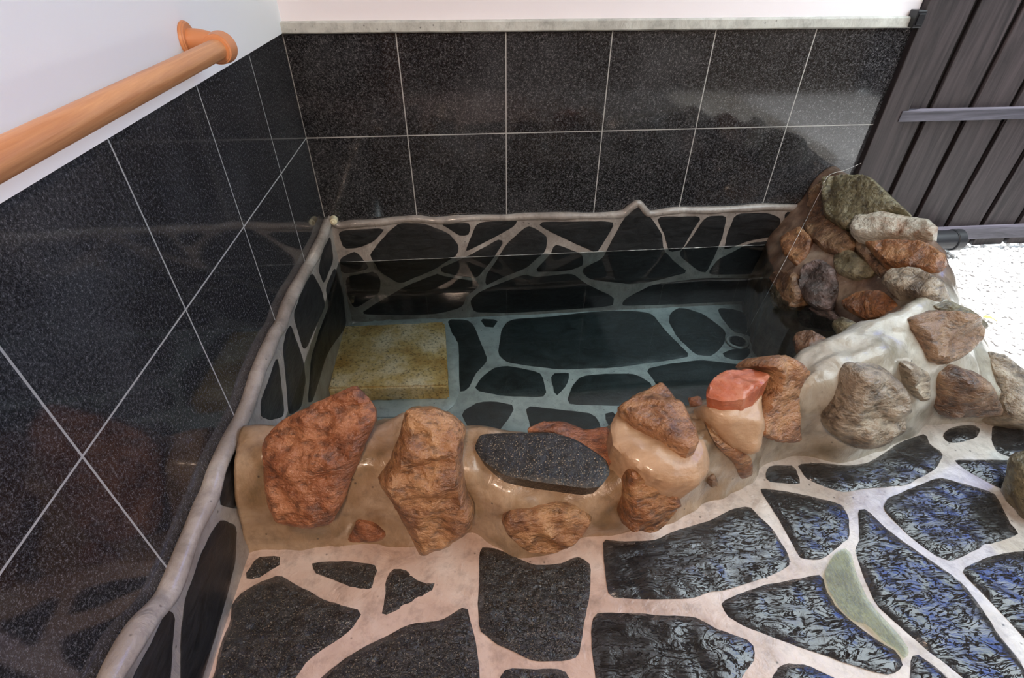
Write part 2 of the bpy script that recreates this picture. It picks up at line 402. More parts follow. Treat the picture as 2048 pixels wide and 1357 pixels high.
# ------------------------------------------------------------------ the bank of mortar that carries the boulders
def w3(px, py, z): return at(px, py, 2, z)
ST = [  # outer foot, outer top, crest, waterline (x, y, z)
 [(.02, -1.44, -.60), (.04, -1.36, -.345), (.04, -1.25, -.33), (.05, -1.13, -.52)],
 [(.17, -1.435, -.60), (.25, -1.38, -.35), (.22, -1.25, -.345), (.22, -1.13, -.52)],
 [(.31, -1.43, -.60), (.38, -1.39, -.35), (.40, -1.245, -.34), (.40, -1.13, -.52)],
 [(.47, -1.46, -.60), (.49, -1.40, -.35), (.50, -1.25, -.34), (.52, -1.14, -.52)],
 [(.60, -1.44, -.60), (.60, -1.41, -.37), (.61, -1.28, -.36), (.64, -1.16, -.53)],
 [(.73, -1.51, -.60), (.74, -1.45, -.44), (.77, -1.30, -.39), (.79, -1.17, -.53)],
 [(.90, -1.48, -.60), (.90, -1.46, -.44), (.93, -1.30, -.39), (.95, -1.17, -.53)],
 [(1.05, -1.46, -.60), (1.03, -1.42, -.38), (1.06, -1.27, -.37), (1.08, -1.13, -.53)],
 [(1.22, -1.41, -.60), (1.18, -1.37, -.39), (1.22, -1.25, -.39), (1.24, -1.11, -.53)],
 [(1.40, -1.34, -.60), (1.31, -1.32, -.37), (1.33, -1.19, -.37), (1.38, -1.07, -.53)],
 [(1.55, -1.255, -.60), (1.46, -1.26, -.34), (1.49, -1.14, -.34), (1.54, -1.01, -.53)],
 [(1.73, -1.29, -.60), (1.59, -1.24, -.30), (1.60, -1.09, -.30), (1.68, -.95, -.53)],
 [(1.92, -1.24, -.60), (1.74, -1.21, -.27), (1.71, -1.09, -.25), (1.83, -.87, -.53)],
 [(2.14, -1.17, -.60), (1.95, -1.17, -.33), (1.86, -1.06, -.22), (1.96, -.78, -.53)],
 [(2.42, -1.20, -.60), (2.18, -1.13, -.40), (2.00, -.99, -.20), (2.05, -.69, -.53)],
 [(2.53, -1.02, -.61), (2.33, -.97, -.44), (2.13, -.87, -.20), (2.02, -.59, -.53)],
 [(2.57, -.78, -.61), (2.38, -.75, -.42), (2.22, -.70, -.20), (1.95, -.48, -.53)],
 [(2.62, -.52, -.61), (2.44, -.50, -.38), (2.28, -.50, -.20), (1.96, -.35, -.53)],
 [(2.68, -.26, -.61), (2.46, -.25, -.34), (2.27, -.28, -.19), (2.02, -.18, -.53)],
 [(2.60, -.005, -.61), (2.44, -.005, -.28), (2.25, -.005, -.185), (2.07, -.005, -.53)],
]
def prof(s):
    f, o, c, w = [Vector(q) for q in s]
    out = (f - w); out.z = 0; out.normalize()
    base_o = f + out*.03 + Vector((0, 0, -.10))
    mid1 = f.lerp(o, .5) + out*.012
    top = o.lerp(c, .5) + Vector((0, 0, .012))
    mid2 = c.lerp(w, .5)
    b = w - out*.02; b.z = -.75
    bb = w - out*.03; bb.z = -.96
    return [base_o, f, mid1, o, top, c, mid2, w, b, bb]
PR = [prof(s) for s in ST]
rows = []
for j in range(len(PR[0])): rows.append(catmull([p[j] for p in PR], 16))
grid = []
for i in range(len(rows[0])): grid.append(catmull([rows[j][i] for j in range(len(rows))], 10))
ni, nj = len(grid), len(grid[0])
def lump(p):
    return .020*noise.noise(p*8.5) + .007*noise.noise(p*19) + .002*noise.noise(p*55)
def bank_bm(disp=True):
    bm = bmesh.new(); V = []
    for i in range(ni):
        r = []
        for j in range(nj):
            p = grid[i][j]
            a = grid[min(i+1, ni-1)][j]-grid[max(i-1, 0)][j]; b = grid[i][min(j+1, nj-1)]-grid[i][max(j-1, 0)]
            nr = a.cross(b).normalized()
            q = p + nr*lump(p) if disp else p.copy()
            q.x = max(q.x, .004); q.y = min(q.y, -.002)
            r.append(bm.verts.new(q))
        V.append(r)
    for i in range(ni-1):
        for j in range(nj-1): bm.faces.new((V[i][j], V[i][j+1], V[i+1][j+1], V[i+1][j]))
        bm.faces.new((V[i][0], V[i+1][0], V[i+1][-1], V[i][-1]))
    for e in (0, -1): bm.faces.new(V[e] if e == 0 else V[e][::-1])
    return bm
bmt = bank_bm(); bmesh.ops.recalc_face_normals(bmt, faces=bmt.faces); BVH = BVHTree.FromBMesh(bmt); bmt.free()

def rock(label, px, mat, H=.035, lift=.008, depth=.06, facets=6, rough=.007, R=.016, seed=1, step=.0075, cat='rock', name='boulder', fslope=.7, jit=.003, tilt=None, near=None, grow=1.0):
    pts = np.array(px, float)
    if grow != 1: pts = pts.mean(0)+(pts-pts.mean(0))*grow
    # where the photograph's outline meets the bank
    lo = pts.min(0); hi = pts.max(0); gx, gy = np.meshgrid(np.linspace(lo[0], hi[0], 14), np.linspace(lo[1], hi[1], 14))
    S = np.stack([gx.ravel(), gy.ravel()], 1); S = np.vstack([S[inside(S, pts)], pts])
    hits = []
    for p in S:
        h = BVH.ray_cast(CAM, ray(*p).normalized(), 6)
        if h[0] is not None and h[0].z > -.72: hits.append(h[0])
    if len(hits) < 4: hits = [at(p[0], p[1], 2, -.6 if near is None else near) for p in S]
    Hh = np.array([tuple(h) for h in hits]); c = Hh.mean(0); _, _, vt = np.linalg.svd(Hh-c)
    N = Vector(vt[2]); c = Vector(c)
    view = (CAM-c).normalized()
    if N.dot(view) < 0: N = -N
    if tilt: N = (N*(1-tilt[3]) + Vector(tilt[:3]).normalized()*tilt[3]).normalized()
    if N.dot(view) < .55: N = (N + view*(.75-N.dot(view))).normalized()
    prot = float(np.percentile((Hh-np.array(c)) @ np.array(N), 94)); lift = max(lift, prot+.006) if prot < .07 else lift+.05
    c = c + N*lift; depth += max(0, prot)
    U = Vector((0, 0, 1)).cross(N).normalized(); V = N.cross(U).normalized()
    P2 = []
    for p in pts:
        d = ray(*p); q = CAM + d*((c-CAM).dot(N)/d.dot(N)); q = q-c; P2.append((q.dot(U), q.dot(V)))
    FR.append((c, U, V, N, np.array(P2), lift + H*.15))
    o = dome(name, P2, c, U, V, N, RK[mat] if isinstance(mat, str) else mat, H=H, R=R, step=step, depth=depth, jit=jit, rough=rough, facets=facets, fslope=fslope, seed=seed, taper=.86, rscale=22)
    tag(o, label, cat, None); return o

FR = []

ROCKS = [
 ('large flat-faced orange boulder at the left end, beside the granite wall', [(524,885),(557,845),(604,822),(655,795),(713,769),(730,790),(749,814),(752,838),(729,888),(713,935),(690,994),(663,1050),(608,1058),(553,1049),(534,1006),(526,935)], 'orange', dict(H=.055, seed=3, lift=.012, R=.03, fslope=.8, rough=.012)),
 ('tall orange-brown boulder with a pointed foot, left of the speckled flat slab', [(811,818),(870,818),(917,838),(932,857),(924,916),(932,974),(948,1010),(944,1056),(897,1088),(842,1117),(823,1076),(784,1006),(752,959),(776,928),(799,873)], 'ochre', dict(H=.075, seed=11, lift=.02, R=.035, rough=.013)),
 ('low brown faceted rock at the floor below the speckled flat slab', [(1002,1041),(1026,1025),(1151,1015),(1186,1037),(1159,1072),(1104,1106),(1050,1098),(1018,1072)], 'ochre', dict(H=.05, seed=5, lift=.008, fslope=.9)),
 ('small reddish stone showing in the mortar low beside the tall pointed boulder', [(713,1041),(737,1049),(772,1070),(764,1083),(694,1084)], 'orange', dict(H=.012, lift=.006, R=.012, step=.008, facets=2)),
 ('pinkish flat rock peeking out behind the speckled flat slab', [(1049,861),(1081,845),(1128,843),(1170,861),(1217,853),(1228,896),(1220,930),(1180,905),(1163,885),(1104,868)], 'orange', dict(H=.014, lift=.006, facets=3, tilt=(0, -.1, 1, .6), seed=8)),
 ('big smooth tan boulder right of the speckled flat slab', [(1236,820),(1270,835),(1318,850),(1360,880),(1404,890),(1418,941),(1397,972),(1348,971),(1298,953),(1256,925),(1226,888),(1221,855)], 'tan', dict(H=.050, seed=21, lift=.012, R=.05, rough=.003, facets=3, fslope=.3)),
 ('rough ochre boulder with a pointed top set on the smooth tan boulder', [(1234,817),(1263,796),(1312,771),(1330,773),(1365,817),(1394,859),(1399,884),(1378,896),(1345,884),(1308,862),(1268,845)], 'ochre', dict(H=.05, seed=14, lift=.085, R=.025, depth=.13)),
 ('glossy orange-brown rock at floor level under the smooth tan boulder', [(1262,941),(1300,953),(1348,971),(1355,1011),(1330,1043),(1291,1064),(1241,1045),(1247,1011)], 'rust', dict(H=.045, seed=4, lift=.03)),
 ('flat red-topped rock at the front bend of the bank', [(1422,762),(1440,750),(1496,737),(1542,750),(1520,775),(1489,799),(1447,803),(1411,794)], 'red', dict(H=.022, seed=6, lift=.085, R=.012, tilt=(0, -.35, 1, .6), depth=.07, facets=3)),
 ('smooth tan rock under the red-topped rock', [(1398,812),(1450,803),(1491,799),(1521,776),(1528,852),(1521,900),(1500,911),(1456,890),(1418,850)], 'tan', dict(H=.05, seed=31, lift=.012, R=.035, rough=.003, facets=3)),
 ('tiny red rock tip left of the red-topped rock', [(1376,796),(1400,794),(1403,812),(1380,812)], 'orange', dict(H=.014, lift=.01, step=.006, R=.01, facets=2, depth=.04)),
 ('narrow orange rock wedge below the smooth tan rocks near the floor', [(1420,868),(1456,892),(1503,914),(1505,951),(1482,960),(1469,927),(1436,897)], 'ochre', dict(H=.022, seed=9, lift=.006, step=.009)),
 ('small brown stone in the mortar between tan boulder and orange wedge', [(1415,954),(1430,952),(1437,973),(1421,975)], 'brown', dict(H=.008, lift=.004, R=.008, step=.005, facets=0, rough=.002)),
 ('upright glossy orange rock between the red-topped rock and pale mortar', [(1514,732),(1539,711),(1576,711),(1609,743),(1597,781),(1597,838),(1604,884),(1560,886),(1519,872),(1524,838),(1546,774),(1540,746)], 'ochre', dict(H=.04, seed=12, lift=.01, rough=.011)),
 ('small brown chipped stone on the crest above the upright glossy orange rock', [(1587,672),(1620,667),(1680,690),(1650,723),(1613,711),(1587,696)], 'brown', dict(H=.045, seed=13, lift=.02, R=.012, fslope=1.0, depth=.05)),
 ('large rounded beige-grey boulder in the pale mortar, right of the upright orange rock', [(1684,745),(1700,727),(1757,729),(1801,769),(1806,809),(1792,853),(1748,884),(1704,895),(1658,865),(1646,831),(1669,791)], 'grey', dict(H=.07, seed=17, lift=.012, R=.06, rough=.013, facets=0)),
 ('small grey angular stone right of the rounded beige-grey boulder', [(1792,722),(1823,725),(1859,747),(1861,800),(1841,804),(1812,773)], 'grey', dict(H=.03, seed=18, lift=.008)),
 ('wide brown rock with a grey top low beside the floor at right', [(1868,742),(1912,733),(1978,760),(2009,822),(2000,834),(1890,835),(1872,822)], 'brown', dict(H=.045, seed=19, lift=.012, R=.03)),
 ('weathered grey rock at the right edge of the picture', [(1974,702),(2009,711),(2050,742),(2110,790),(2110,862),(2048,850),(2015,832),(2000,769)], 'grey', dict(H=.05, seed=20, lift=.02, R=.04, near=-.5)),
 ('dark brown and grey block on the crest above the gravel', [(1819,640),(1868,625),(1912,634),(1960,658),(1956,680),(1921,713),(1890,725),(1863,717),(1841,671)], 'brown', dict(H=.06, seed=22, lift=.03, R=.02, fslope=1.1)),
 ('leaf-shaped brown stone on the outer edge beside the white gravel', [(1872,614),(1900,602),(1943,623),(1975,649),(1960,660),(1921,637)], 'olive', dict(H=.02, seed=23, lift=.02, R=.015)),
 ('oval rust-coloured stone in the inner face of the rock pile', [(1686,605),(1713,587),(1757,583),(1792,610),(1779,628),(1735,634),(1695,620)], 'rust', dict(H=.028, seed=24, lift=.006)),
 ('pale-topped brown stone above the oval rust-coloured stone', [(1766,565),(1788,543),(1841,541),(1885,565),(1868,590),(1841,599),(1792,585)], 'grey', dict(H=.045, seed=25, lift=.02)),
 ('brown and grey wedge rock third from the top of the pile', [(1735,490),(1779,484),(1850,488),(1888,512),(1877,540),(1859,548),(1815,536),(1770,526)], 'rust', dict(H=.05, seed=26, lift=.03, fslope=1.0)),
 ('flat pale rock with a rusty end jutting from the pile under the top rock', [(1708,464),(1717,442),(1770,433),(1850,440),(1868,457),(1856,470),(1779,471),(1717,476)], 'pale', dict(H=.04, seed=27, lift=.05, R=.02, facets=3)),
 ('big greenish-brown slab rock on top of the pile by the granite wall', [(1651,362),(1691,357),(1744,362),(1779,397),(1819,433),(1766,435),(1717,446),(1691,457),(1655,430),(1650,397)], 'olive', dict(H=.055, seed=28, lift=.03, fslope=1.0)),
 ('dark brown rock set just below the top slab rock of the pile', [(1611,442),(1652,433),(1691,464),(1712,490),(1677,508),(1651,503),(1616,468)], 'brown', dict(H=.03, seed=29, lift=.008)),
 ('olive pointed stone in the middle of the pile above the dark purple rock', [(1669,512),(1700,501),(1748,539),(1739,552),(1704,557),(1673,541)], 'olive', dict(H=.03, seed=30, lift=.008, fslope=1.1)),
 ('dark purplish wet rock in the inner face of the pile', [(1607,534),(1638,521),(1664,539),(1675,574),(1657,618),(1629,615),(1602,583)], 'purple', dict(H=.04, seed=41, lift=.008)),
 ('small tan stone in the pile behind the ball chain', [(1562,477),(1598,455),(1620,477),(1612,512),(1593,530),(1567,505)], 'ochre', dict(H=.02, seed=32, lift=.006)),
 ('dark stone low in the inner face of the pile next to the water', [(1545,548),(1585,545),(1600,590),(1585,620),(1550,615),(1535,585)], 'brown', dict(H=.025, seed=33, lift=.006)),
 ('low rounded olive stone in the inner corner of the bank', [(1664,649),(1691,641),(1722,654),(1717,671),(1682,679)], 'olive', dict(H=.03, seed=34, lift=.006)),
]
ROCKS += [
 ('narrow brown rock under the bend of the chain at the very top of the pile', [(1618,385),(1645,360),(1654,400),(1656,432),(1616,442)], 'brown', dict(H=.02, seed=51, lift=.006)),
 ('long brown stone between the olive pointed stone and the wedge rock', [(1712,478),(1735,494),(1772,528),(1800,540),(1768,560),(1746,538),(1716,506)], 'brown', dict(H=.025, seed=52, lift=.006)),
 ('dark rounded stone at the foot of the pile under the purplish wet rock', [(1598,618),(1655,620),(1682,640),(1662,662),(1605,652)], 'purple', dict(H=.03, seed=53, lift=.006)),
]
RO = []
for i, (lab, px, mt, kw) in enumerate(ROCKS):
    if 19 <= i: kw.setdefault('grow', 1.10)
    RO.append(rock(lab, px, mt, **kw))
# dark speckled slab set flat into the bank as a seat
px = [(960,869),(1026,866),(1104,865),(1155,881),(1213,920),(1221,947),(1202,974),(1174,978),(1065,963),(1006,951),(963,920),(948,896)]
zc = -.352; c = at(1085, 920, 2, zc); U = Vector((1, 0, 0)); V = Vector((0, 1, -.12)).normalized(); V = Vector((0, .985, .17)).normalized(); N = U.cross(V)
P2 = []
for p in px:
    d = ray(*p); q = CAM + d*((c-CAM).dot(N)/d.dot(N)) - c; P2.append((q.dot(U), q.dot(V)))
FR.append((c, U, V, N, np.array(P2), .004))
o = dome('flat_slab', P2, c, U, V, N, M_seat, H=.006, R=.012, step=.010, depth=.045, rough=.0015, taper=.93, seed=2)
tag(o, 'oval black gold-speckled slab lying flat on the front of the bank', 'stone slab')

bm = bank_bm(); bm.normal_update(); vn = [v.normal.copy() for v in bm.verts]; C3 = np.array([tuple(v.co) for v in bm.verts]); push = np.zeros(len(C3))
for c, U, V, N, P2, hh in FR:
    rel = C3-np.array(c); q = np.stack([rel @ np.array(U), rel @ np.array(V)], 1); nd = rel @ np.array(N)
    m = (np.abs(nd) < .12) & (np.linalg.norm(q, axis=1) < np.linalg.norm(P2, axis=1).max()+.06)
    idx = np.nonzero(m)[0]
    if not len(idx): continue
    d = edge_dist(q[idx], P2); ins = inside(q[idx], P2)
    f = np.where(ins, np.clip(1-d/.03, 0, 1)*.8, np.clip(1-d/.045, 0, 1)**1.3)
    al = np.maximum(0, (np.array([vn[i].dot(N) for i in idx])))
    tgt = np.clip(hh-nd[idx], 0, hh+.012)*f*al
    push[idx] = np.maximum(push[idx], np.minimum(tgt, .035))
for i, v in enumerate(bm.verts):
    q = v.co + vn[i]*float(push[i]) * (1 if vn[i].dot(CAM-v.co) > 0 else 1); v.co = Vector((max(q.x, .004), min(q.y, -.002), q.z))
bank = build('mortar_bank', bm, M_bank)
tag(bank, 'lumpy tan to grey mortar bank around the bath that holds the boulders', 'mortar bank')
# free boulders on the floor at the right edge
def free_boulder(label, c, r, mat, seed):
    bm = bmesh.new(); bmesh.ops.create_icosphere(bm, subdivisions=5, radius=1.0)
    for v in bm.verts:
        d = v.co.normalized(); k = 1 + .16*noise.noise(d*1.6+Vector((seed, 0, 0))) + .05*noise.noise(d*5) + .012*noise.noise(d*17)
        v.co = Vector((d.x*r[0], d.y*r[1], d.z*r[2]))*k + Vector(c)
    tag(build('boulder', bm, RK[mat]), label, 'rock')
free_boulder('round olive-brown boulder on the flagstones at the right picture edge', (2.17, -1.48, -.52), (.13, .10, .115), 'olive', 3)
free_boulder('second olive boulder below the round one at the right picture edge', (2.20, -1.71, -.53), (.10, .09, .10), 'olive', 9)

# ------------------------------------------------------------------ floors
def slabs(name, polys, ax, v, N, mat, parent, H, depth, step, rough, rscale=26, jit=.002, R=.008):
    N = Vector(N)
    U = {2: Vector((1, 0, 0)), 0: Vector((0, 1, 0)), 1: Vector((1, 0, 0))}[ax]; V = N.cross(U)
    for i, p in enumerate(polys):
        P2 = []
        for q in p:
            w = at(q[0], q[1], ax, v); P2.append((w.dot(U), w.dot(V)))
        org = Vector((0, 0, 0)); org[ax] = v
        mm = mat(i) if callable(mat) else mat
        dome(name, P2, org, U, V, N, mm, parent, H=H, R=R, step=step, depth=depth, rough=rough, rscale=rscale, seed=i+1, jit=jit)
# floor sheet: ends under the bank
edge = [(0.0, -1.36)] + [(Vector(s[0]).lerp(Vector(s[2]), .3).x, Vector(s[0]).lerp(Vector(s[2]), .3).y) for s in ST[1:15]] + [(2.5, -1.0), (2.9, -1.02), (3.3, -1.3), (3.3, -3.4), (0, -3.4)]
def sheet(poly, z, step, amp, sc, thick):
    P = resample(poly, step*1.5); lo = P.min(0); hi = P.max(0)
    gx, gy = np.meshgrid(np.arange(lo[0], hi[0], step), np.arange(lo[1], hi[1], step)); G = np.stack([gx.ravel(), gy.ravel()], 1)
    G = G[inside(G, P)]; G = G[edge_dist(G, P) > step*.4]; A = np.vstack([P, G]); n = len(P)
    r = delaunay_2d_cdt([Vector(p) for p in A], [(i, (i+1) % n) for i in range(n)], [], 1, 1e-6)
    bm = bmesh.new(); vs = [bm.verts.new((p[0], p[1], z+amp*noise.noise(Vector((p[0]*sc, p[1]*sc, 0))))) for p in r[0]]
    for f in r[2]: bm.faces.new([vs[i] for i in f])
    be = [e for e in bm.edges if len(e.link_faces) == 1]; ex = bmesh.ops.extrude_edge_only(bm, edges=be)
    for g in ex['geom']:
        if isinstance(g, bmesh.types.BMVert): g.co.z = z-thick
    bmesh.ops.holes_fill(bm, edges=[e for e in bm.edges if len(e.link_faces) == 1], sides=0)
    return bm
floor = build('floor', sheet(edge, ZF, .03, .004, 6, .08), M_floor, angle=50); tag(floor, kind='structure')
FS = [
 [(513,1116),(550,1113),(579,1118),(563,1129),(516,1158),(492,1158),(492,1147),(505,1131)],
 [(621,1126),(700,1124),(755,1130),(747,1187),(700,1174),(660,1158),(631,1147)],
 [(782,1138),(810,1139),(832,1158),(862,1168),(888,1165),(870,1180),(820,1210),(762,1238),(764,1200),(771,1163)],
 [(558,1151),(589,1168),(647,1202),(731,1222),(700,1263),(613,1323),(590,1357),(560,1410),(395,1420),(426,1357),(445,1279),(463,1247),(463,1210),(479,1189),(516,1168)],
 [(934,1210),(884,1242),(818,1250),(771,1273),(700,1310),(640,1357),(610,1400),(640,1480),(965,1480),(959,1357),(952,1297)],
 [(960,1096),(984,1096),(1016,1108),(1068,1131),(1121,1129),(1155,1113),(1181,1129),(1180,1184),(1165,1263),(1158,1315),(1126,1322),(1068,1323),(1002,1292),(959,1263),(956,1210),(958,1147)],
 [(1002,1339),(1121,1339),(1137,1352),(1160,1480),(990,1480)],
 [(1204,1079),(1242,1084),(1308,1082),(1350,1063),(1413,1045),(1466,1018),(1500,1013),(1518,1034),(1545,1058),(1576,1110),(1581,1131),(1539,1153),(1466,1176),(1418,1184),(1387,1196),(1308,1199),(1218,1196),(1211,1147)],
 [(1189,1229),(1221,1226),(1308,1231),(1387,1234),(1434,1260),(1497,1281),(1510,1297),(1508,1324),(1487,1347),(1470,1400),(1450,1480),(1210,1480),(1184,1302),(1182,1250)],
 [(1442,1205),(1492,1184),(1531,1171),(1597,1158),(1645,1150),(1651,1179),(1674,1218),(1706,1247),(1766,1289),(1793,1303),(1806,1326),(1795,1345),(1772,1350),(1732,1339),(1666,1316),(1614,1300),(1548,1276),(1487,1253),(1453,1231)],
 [(1548,1340),(1569,1326),(1614,1331),(1653,1350),(1760,1400),(1760,1480),(1500,1480)],
 [(1517,976),(1594,987),(1682,1009),(1697,1034),(1700,1078),(1682,1090),(1653,1113),(1635,1121),(1601,1118),(1580,1079),(1559,1039),(1536,1005)],
 [(1716,1021),(1732,1018),(1772,1058),(1811,1087),(1877,1132),(1929,1171),(1969,1226),(1995,1268),(2035,1316),(2048,1337),(2090,1420),(2010,1440),(1929,1357),(1864,1310),(1811,1263),(1758,1216),(1740,1184),(1719,1132),(1708,1100),(1719,1066)],
 [(1767,1017),(1776,996),(1814,982),(1876,955),(1946,973),(1990,988),(2005,1017),(2022,1049),(2040,1068),(1982,1089),(1943,1105),(1903,1124),(1877,1116),(1832,1084),(1785,1039)],
 [(1921,1142),(1969,1116),(2021,1105),(2080,1100),(2160,1330),(2070,1300),(2037,1263),(1979,1200)],
 [(1539,932),(1589,932),(1603,970),(1536,964),(1530,952)],
 [(1594,929),(1638,926),(1697,932),(1741,926),(1800,885),(1852,867),(1858,888),(1887,908),(1873,938),(1814,970),(1741,976),(1688,985),(1653,976),(1612,958)],
 [(1885,870),(1902,856),(1946,848),(1962,859),(1952,876),(1917,886),(1893,885)],
 [(1984,853),(2005,844),(2031,847),(2100,880),(2090,925),(2019,914),(1993,903),(1984,882)],
 [(1905,920),(1975,920),(2048,922),(2060,940),(2005,964),(2002,979),(1975,964),(1931,941)],
 [(1822,1313),(1837,1308),(1890,1350),(1960,1440),(1820,1440)],
]
darkset = {0, 1, 2, 3, 4, 5, 6}
slabs('flagstone', FS, 2, ZF+.001, (0, 0, 1), lambda i: M_slabd if i in darkset else M_slab[i % 3], floor, .008, .03, .016, .0045, R=.007)
# basin floor
bf = build('trim_3', sheet([(.0, -1.2), (.0, -.002), (2.3, -.002), (2.3, -.9), (1.6, -1.15)], ZB, .06, .003, 5, .06), M_basin, angle=50); tag(bf, kind='structure'); bf.name = 'floor_basin'
BS = [
 [(894,639),(933,640),(948,651),(960,683),(976,720),(950,749),(938,776),(921,788),(918,756),(918,688),(905,671)],
 [(956,637),(999,640),(979,668)],
 [(1021,639),(1100,634),(1173,625),(1246,621),(1303,626),(1332,663),(1364,695),(1381,713),(1320,724),(1222,736),(1124,739),(1055,732),(1011,724),(996,707),(1004,656)],
 [(1354,617),(1376,617),(1412,631),(1452,663),(1449,687),(1425,712),(1393,711),(1356,678),(1338,646),(1339,629)],
 [(1434,617),(1461,617),(1515,634),(1542,661),(1512,678),(1491,668),(1466,663),(1437,629)],
 [(1442,709),(1461,700),(1500,695),(1500,709),(1486,722),(1454,717)],
 [(1513,697),(1539,675),(1571,690),(1560,712),(1515,727)],
 [(948,781),(962,756),(992,734),(1021,733),(1084,746),(1094,795),(1006,792)],
 [(1101,748),(1141,746),(1132,773),(1110,795)],
 [(1161,753),(1210,748),(1271,748),(1307,770),(1290,810),(1222,812),(1132,809),(1144,773)],
 [(1290,739),(1332,729),(1405,720),(1490,731),(1500,739),(1470,800),(1380,830),(1320,790),(1312,766)],
 [(921,825),(957,805),(989,803),(1031,812),(1016,839),(996,864),(950,880)],
 [(1050,812),(1100,818),(1185,827),(1203,851),(1190,885),(1070,890),(1060,850)],
 [(1207,829),(1227,824),(1260,860),(1225,870)],
]
slabs('flagstone', BS, 2, ZB+.001, (0, 0, 1), M_bslab, bf, .006, .02, .03, .001, R=.008)

# ------------------------------------------------------------------ flagstone dado on the two walls
rimB = [(652,434),(676,448),(700,445),(750,442),(790,437),(830,434),(880,438),(940,433),(1000,432),(1060,430),(1150,428),(1238,426),(1262,412),(1278,402),(1292,418),(1304,424),(1350,418),(1450,416),(1530,411),(1600,412),(1640,414)]
RB = [at(x, y+7, 1, -.03) for x, y in rimB]
rimL = [(655,440),(640,480),(622,520),(600,560),(575,610),(562,650),(548,672),(520,740),(492,825),(470,868),(442,930),(425,985),(412,1015),(380,1090),(352,1165),(335,1200),(290,1255),(250,1320),(225,1370),(170,1500)]
RL = [at(x+9, y+2, 0, .03) for x, y in rimL]
def dado(name, rim, ax, thick, zb):
    top = catmull(rim, 5); bm = bmesh.new(); s = 1 if ax == 0 else -1
    rows_ = []
    for p in top:
        r = []
        for zf in (0, .12, .3, .5, .75, 1):
            z = p.z + (zb-p.z)*zf; q = p.copy(); q.z = z; q[ax] = s*(thick + .002*noise.noise(q*20)); r.append(bm.verts.new(q))
        qb = p.copy(); qb.z = zb; qb[ax] = 0; qt = p.copy(); qt[ax] = 0
        r.append(bm.verts.new(qb)); r.append(bm.verts.new(qt)); rows_.append(r)
    for a, b in zip(rows_, rows_[1:]):
        for k in range(8): bm.faces.new((a[k], a[(k+1) % 8], b[(k+1) % 8], b[k]))
    bm.faces.new(rows_[0]); bm.faces.new(rows_[-1][::-1])
    o = build(name, bm, M_rim, angle=50); tag(o, kind='structure')
    bm = bmesh.new(); P = []
    for i, p in enumerate(top):
        q = p.copy(); q[ax] = s*(thick*.55); q += Vector((0, 0, .004*noise.noise(q*9))); P.append(q)
    tube(bm, P, [(.017 if ax == 1 else .021)+.004*noise.noise(p*12) for p in P], 12, flat=(ax, 1.05))
    build('rim', bm, M_rim, o)
    return o
dB = dado('baseboard_back', RB, 1, .024, -.93); dL = dado('baseboard_left', RL, 0, .024, -.93)
DB = [
 [(675,462),(759,457),(769,460),(749,482),(719,496),(687,498)],
 [(679,517),(711,503),(723,515),(739,537),(709,545),(683,547)],
 [(777,464),(801,446),(850,448),(898,468),(918,492),(914,511),(868,539),(846,549),(799,569),(759,543),(739,511),(755,490)],
 [(691,555),(749,543),(761,559),(759,587),(709,619),(695,591)],
 [(719,629),(759,603),(819,569),(878,547),(880,551),(920,559),(958,563),(956,575),(934,591),(924,615),(880,627),(819,631)],
 [(880,448),(942,446),(938,470),(920,472),(892,454)],
 [(954,446),(1037,440),(1027,454),(991,474),(930,505),(940,480)],
 [(880,537),(928,517),(999,478),(1007,484),(991,511),(972,535),(954,557),(920,553),(884,545)],
 [(1055,452),(1071,458),(1095,474),(1091,503),(1051,537),(1009,553),(970,573),(972,551),(991,525),(1015,486)],
 [(1081,444),(1230,443),(1218,468),(1194,507),(1165,494),(1109,468),(1079,452)],
 [(1109,488),(1165,509),(1167,531),(1139,541),(1067,545),(1101,509)],
 [(960,583),(1049,549),(1071,555),(1145,547),(1169,567),(1228,595),(1226,613),(1019,627),(948,625),(940,601)],
 [(1250,434),(1278,412),(1293,425),(1323,466),(1327,500),(1349,524),(1377,545),(1306,563),(1263,569),(1178,559),(1163,539),(1206,517),(1224,481)],
 [(1312,434),(1405,433),(1388,457),(1364,500),(1338,505),(1330,472)],
 [(1413,433),(1454,431),(1446,470),(1431,509),(1413,545),(1398,543),(1357,509),(1375,487)],
 [(1471,428),(1531,426),(1562,436),(1555,472),(1499,481),(1448,502),(1454,470)],
 [(1465,505),(1499,487),(1553,481),(1542,548),(1413,550),(1435,520)],
 [(1252,597),(1306,569),(1413,556),(1542,558),(1521,601),(1327,610),(1241,612)],
 [(1570,424),(1596,424),(1568,455)],
]
slabs('flagstone', DB, 1, -.025, (0, -1, 0), M_dado, dB, .004, .012, .02, .0015, R=.006)
DL = [
 [(661,470),(667,520),(648,569),(637,540),(645,504)],
 [(625,545),(643,579),(651,611),(635,647),(609,705),(586,631),(607,575)],
 [(671,533),(687,589),(693,653),(655,705),(626,803),(616,806),(622,718),(642,653),(658,615),(651,576)],
 [(582,650),(606,718),(612,760),(603,816),(578,832),(573,770),(566,699),(572,665)],
 [(554,712),(560,744),(570,832),(541,841),(522,835),(522,803),(538,760)],
 [(467,899),(483,902),(480,1020),(439,1011),(447,966)],
 [(442,1039),(474,1053),(471,1126),(453,1197),(434,1263),(410,1342),(400,1375),(365,1420),(362,1342),(363,1263),(371,1200),(397,1126),(418,1076)],
 [(334,1222),(350,1229),(347,1276),(342,1347),(330,1410),(240,1440),(268,1352),(305,1284)],
]
slabs('flagstone', DL, 0, .025, (1, 0, 0), M_dado, dL, .004, .012, .016, .0015, R=.006)

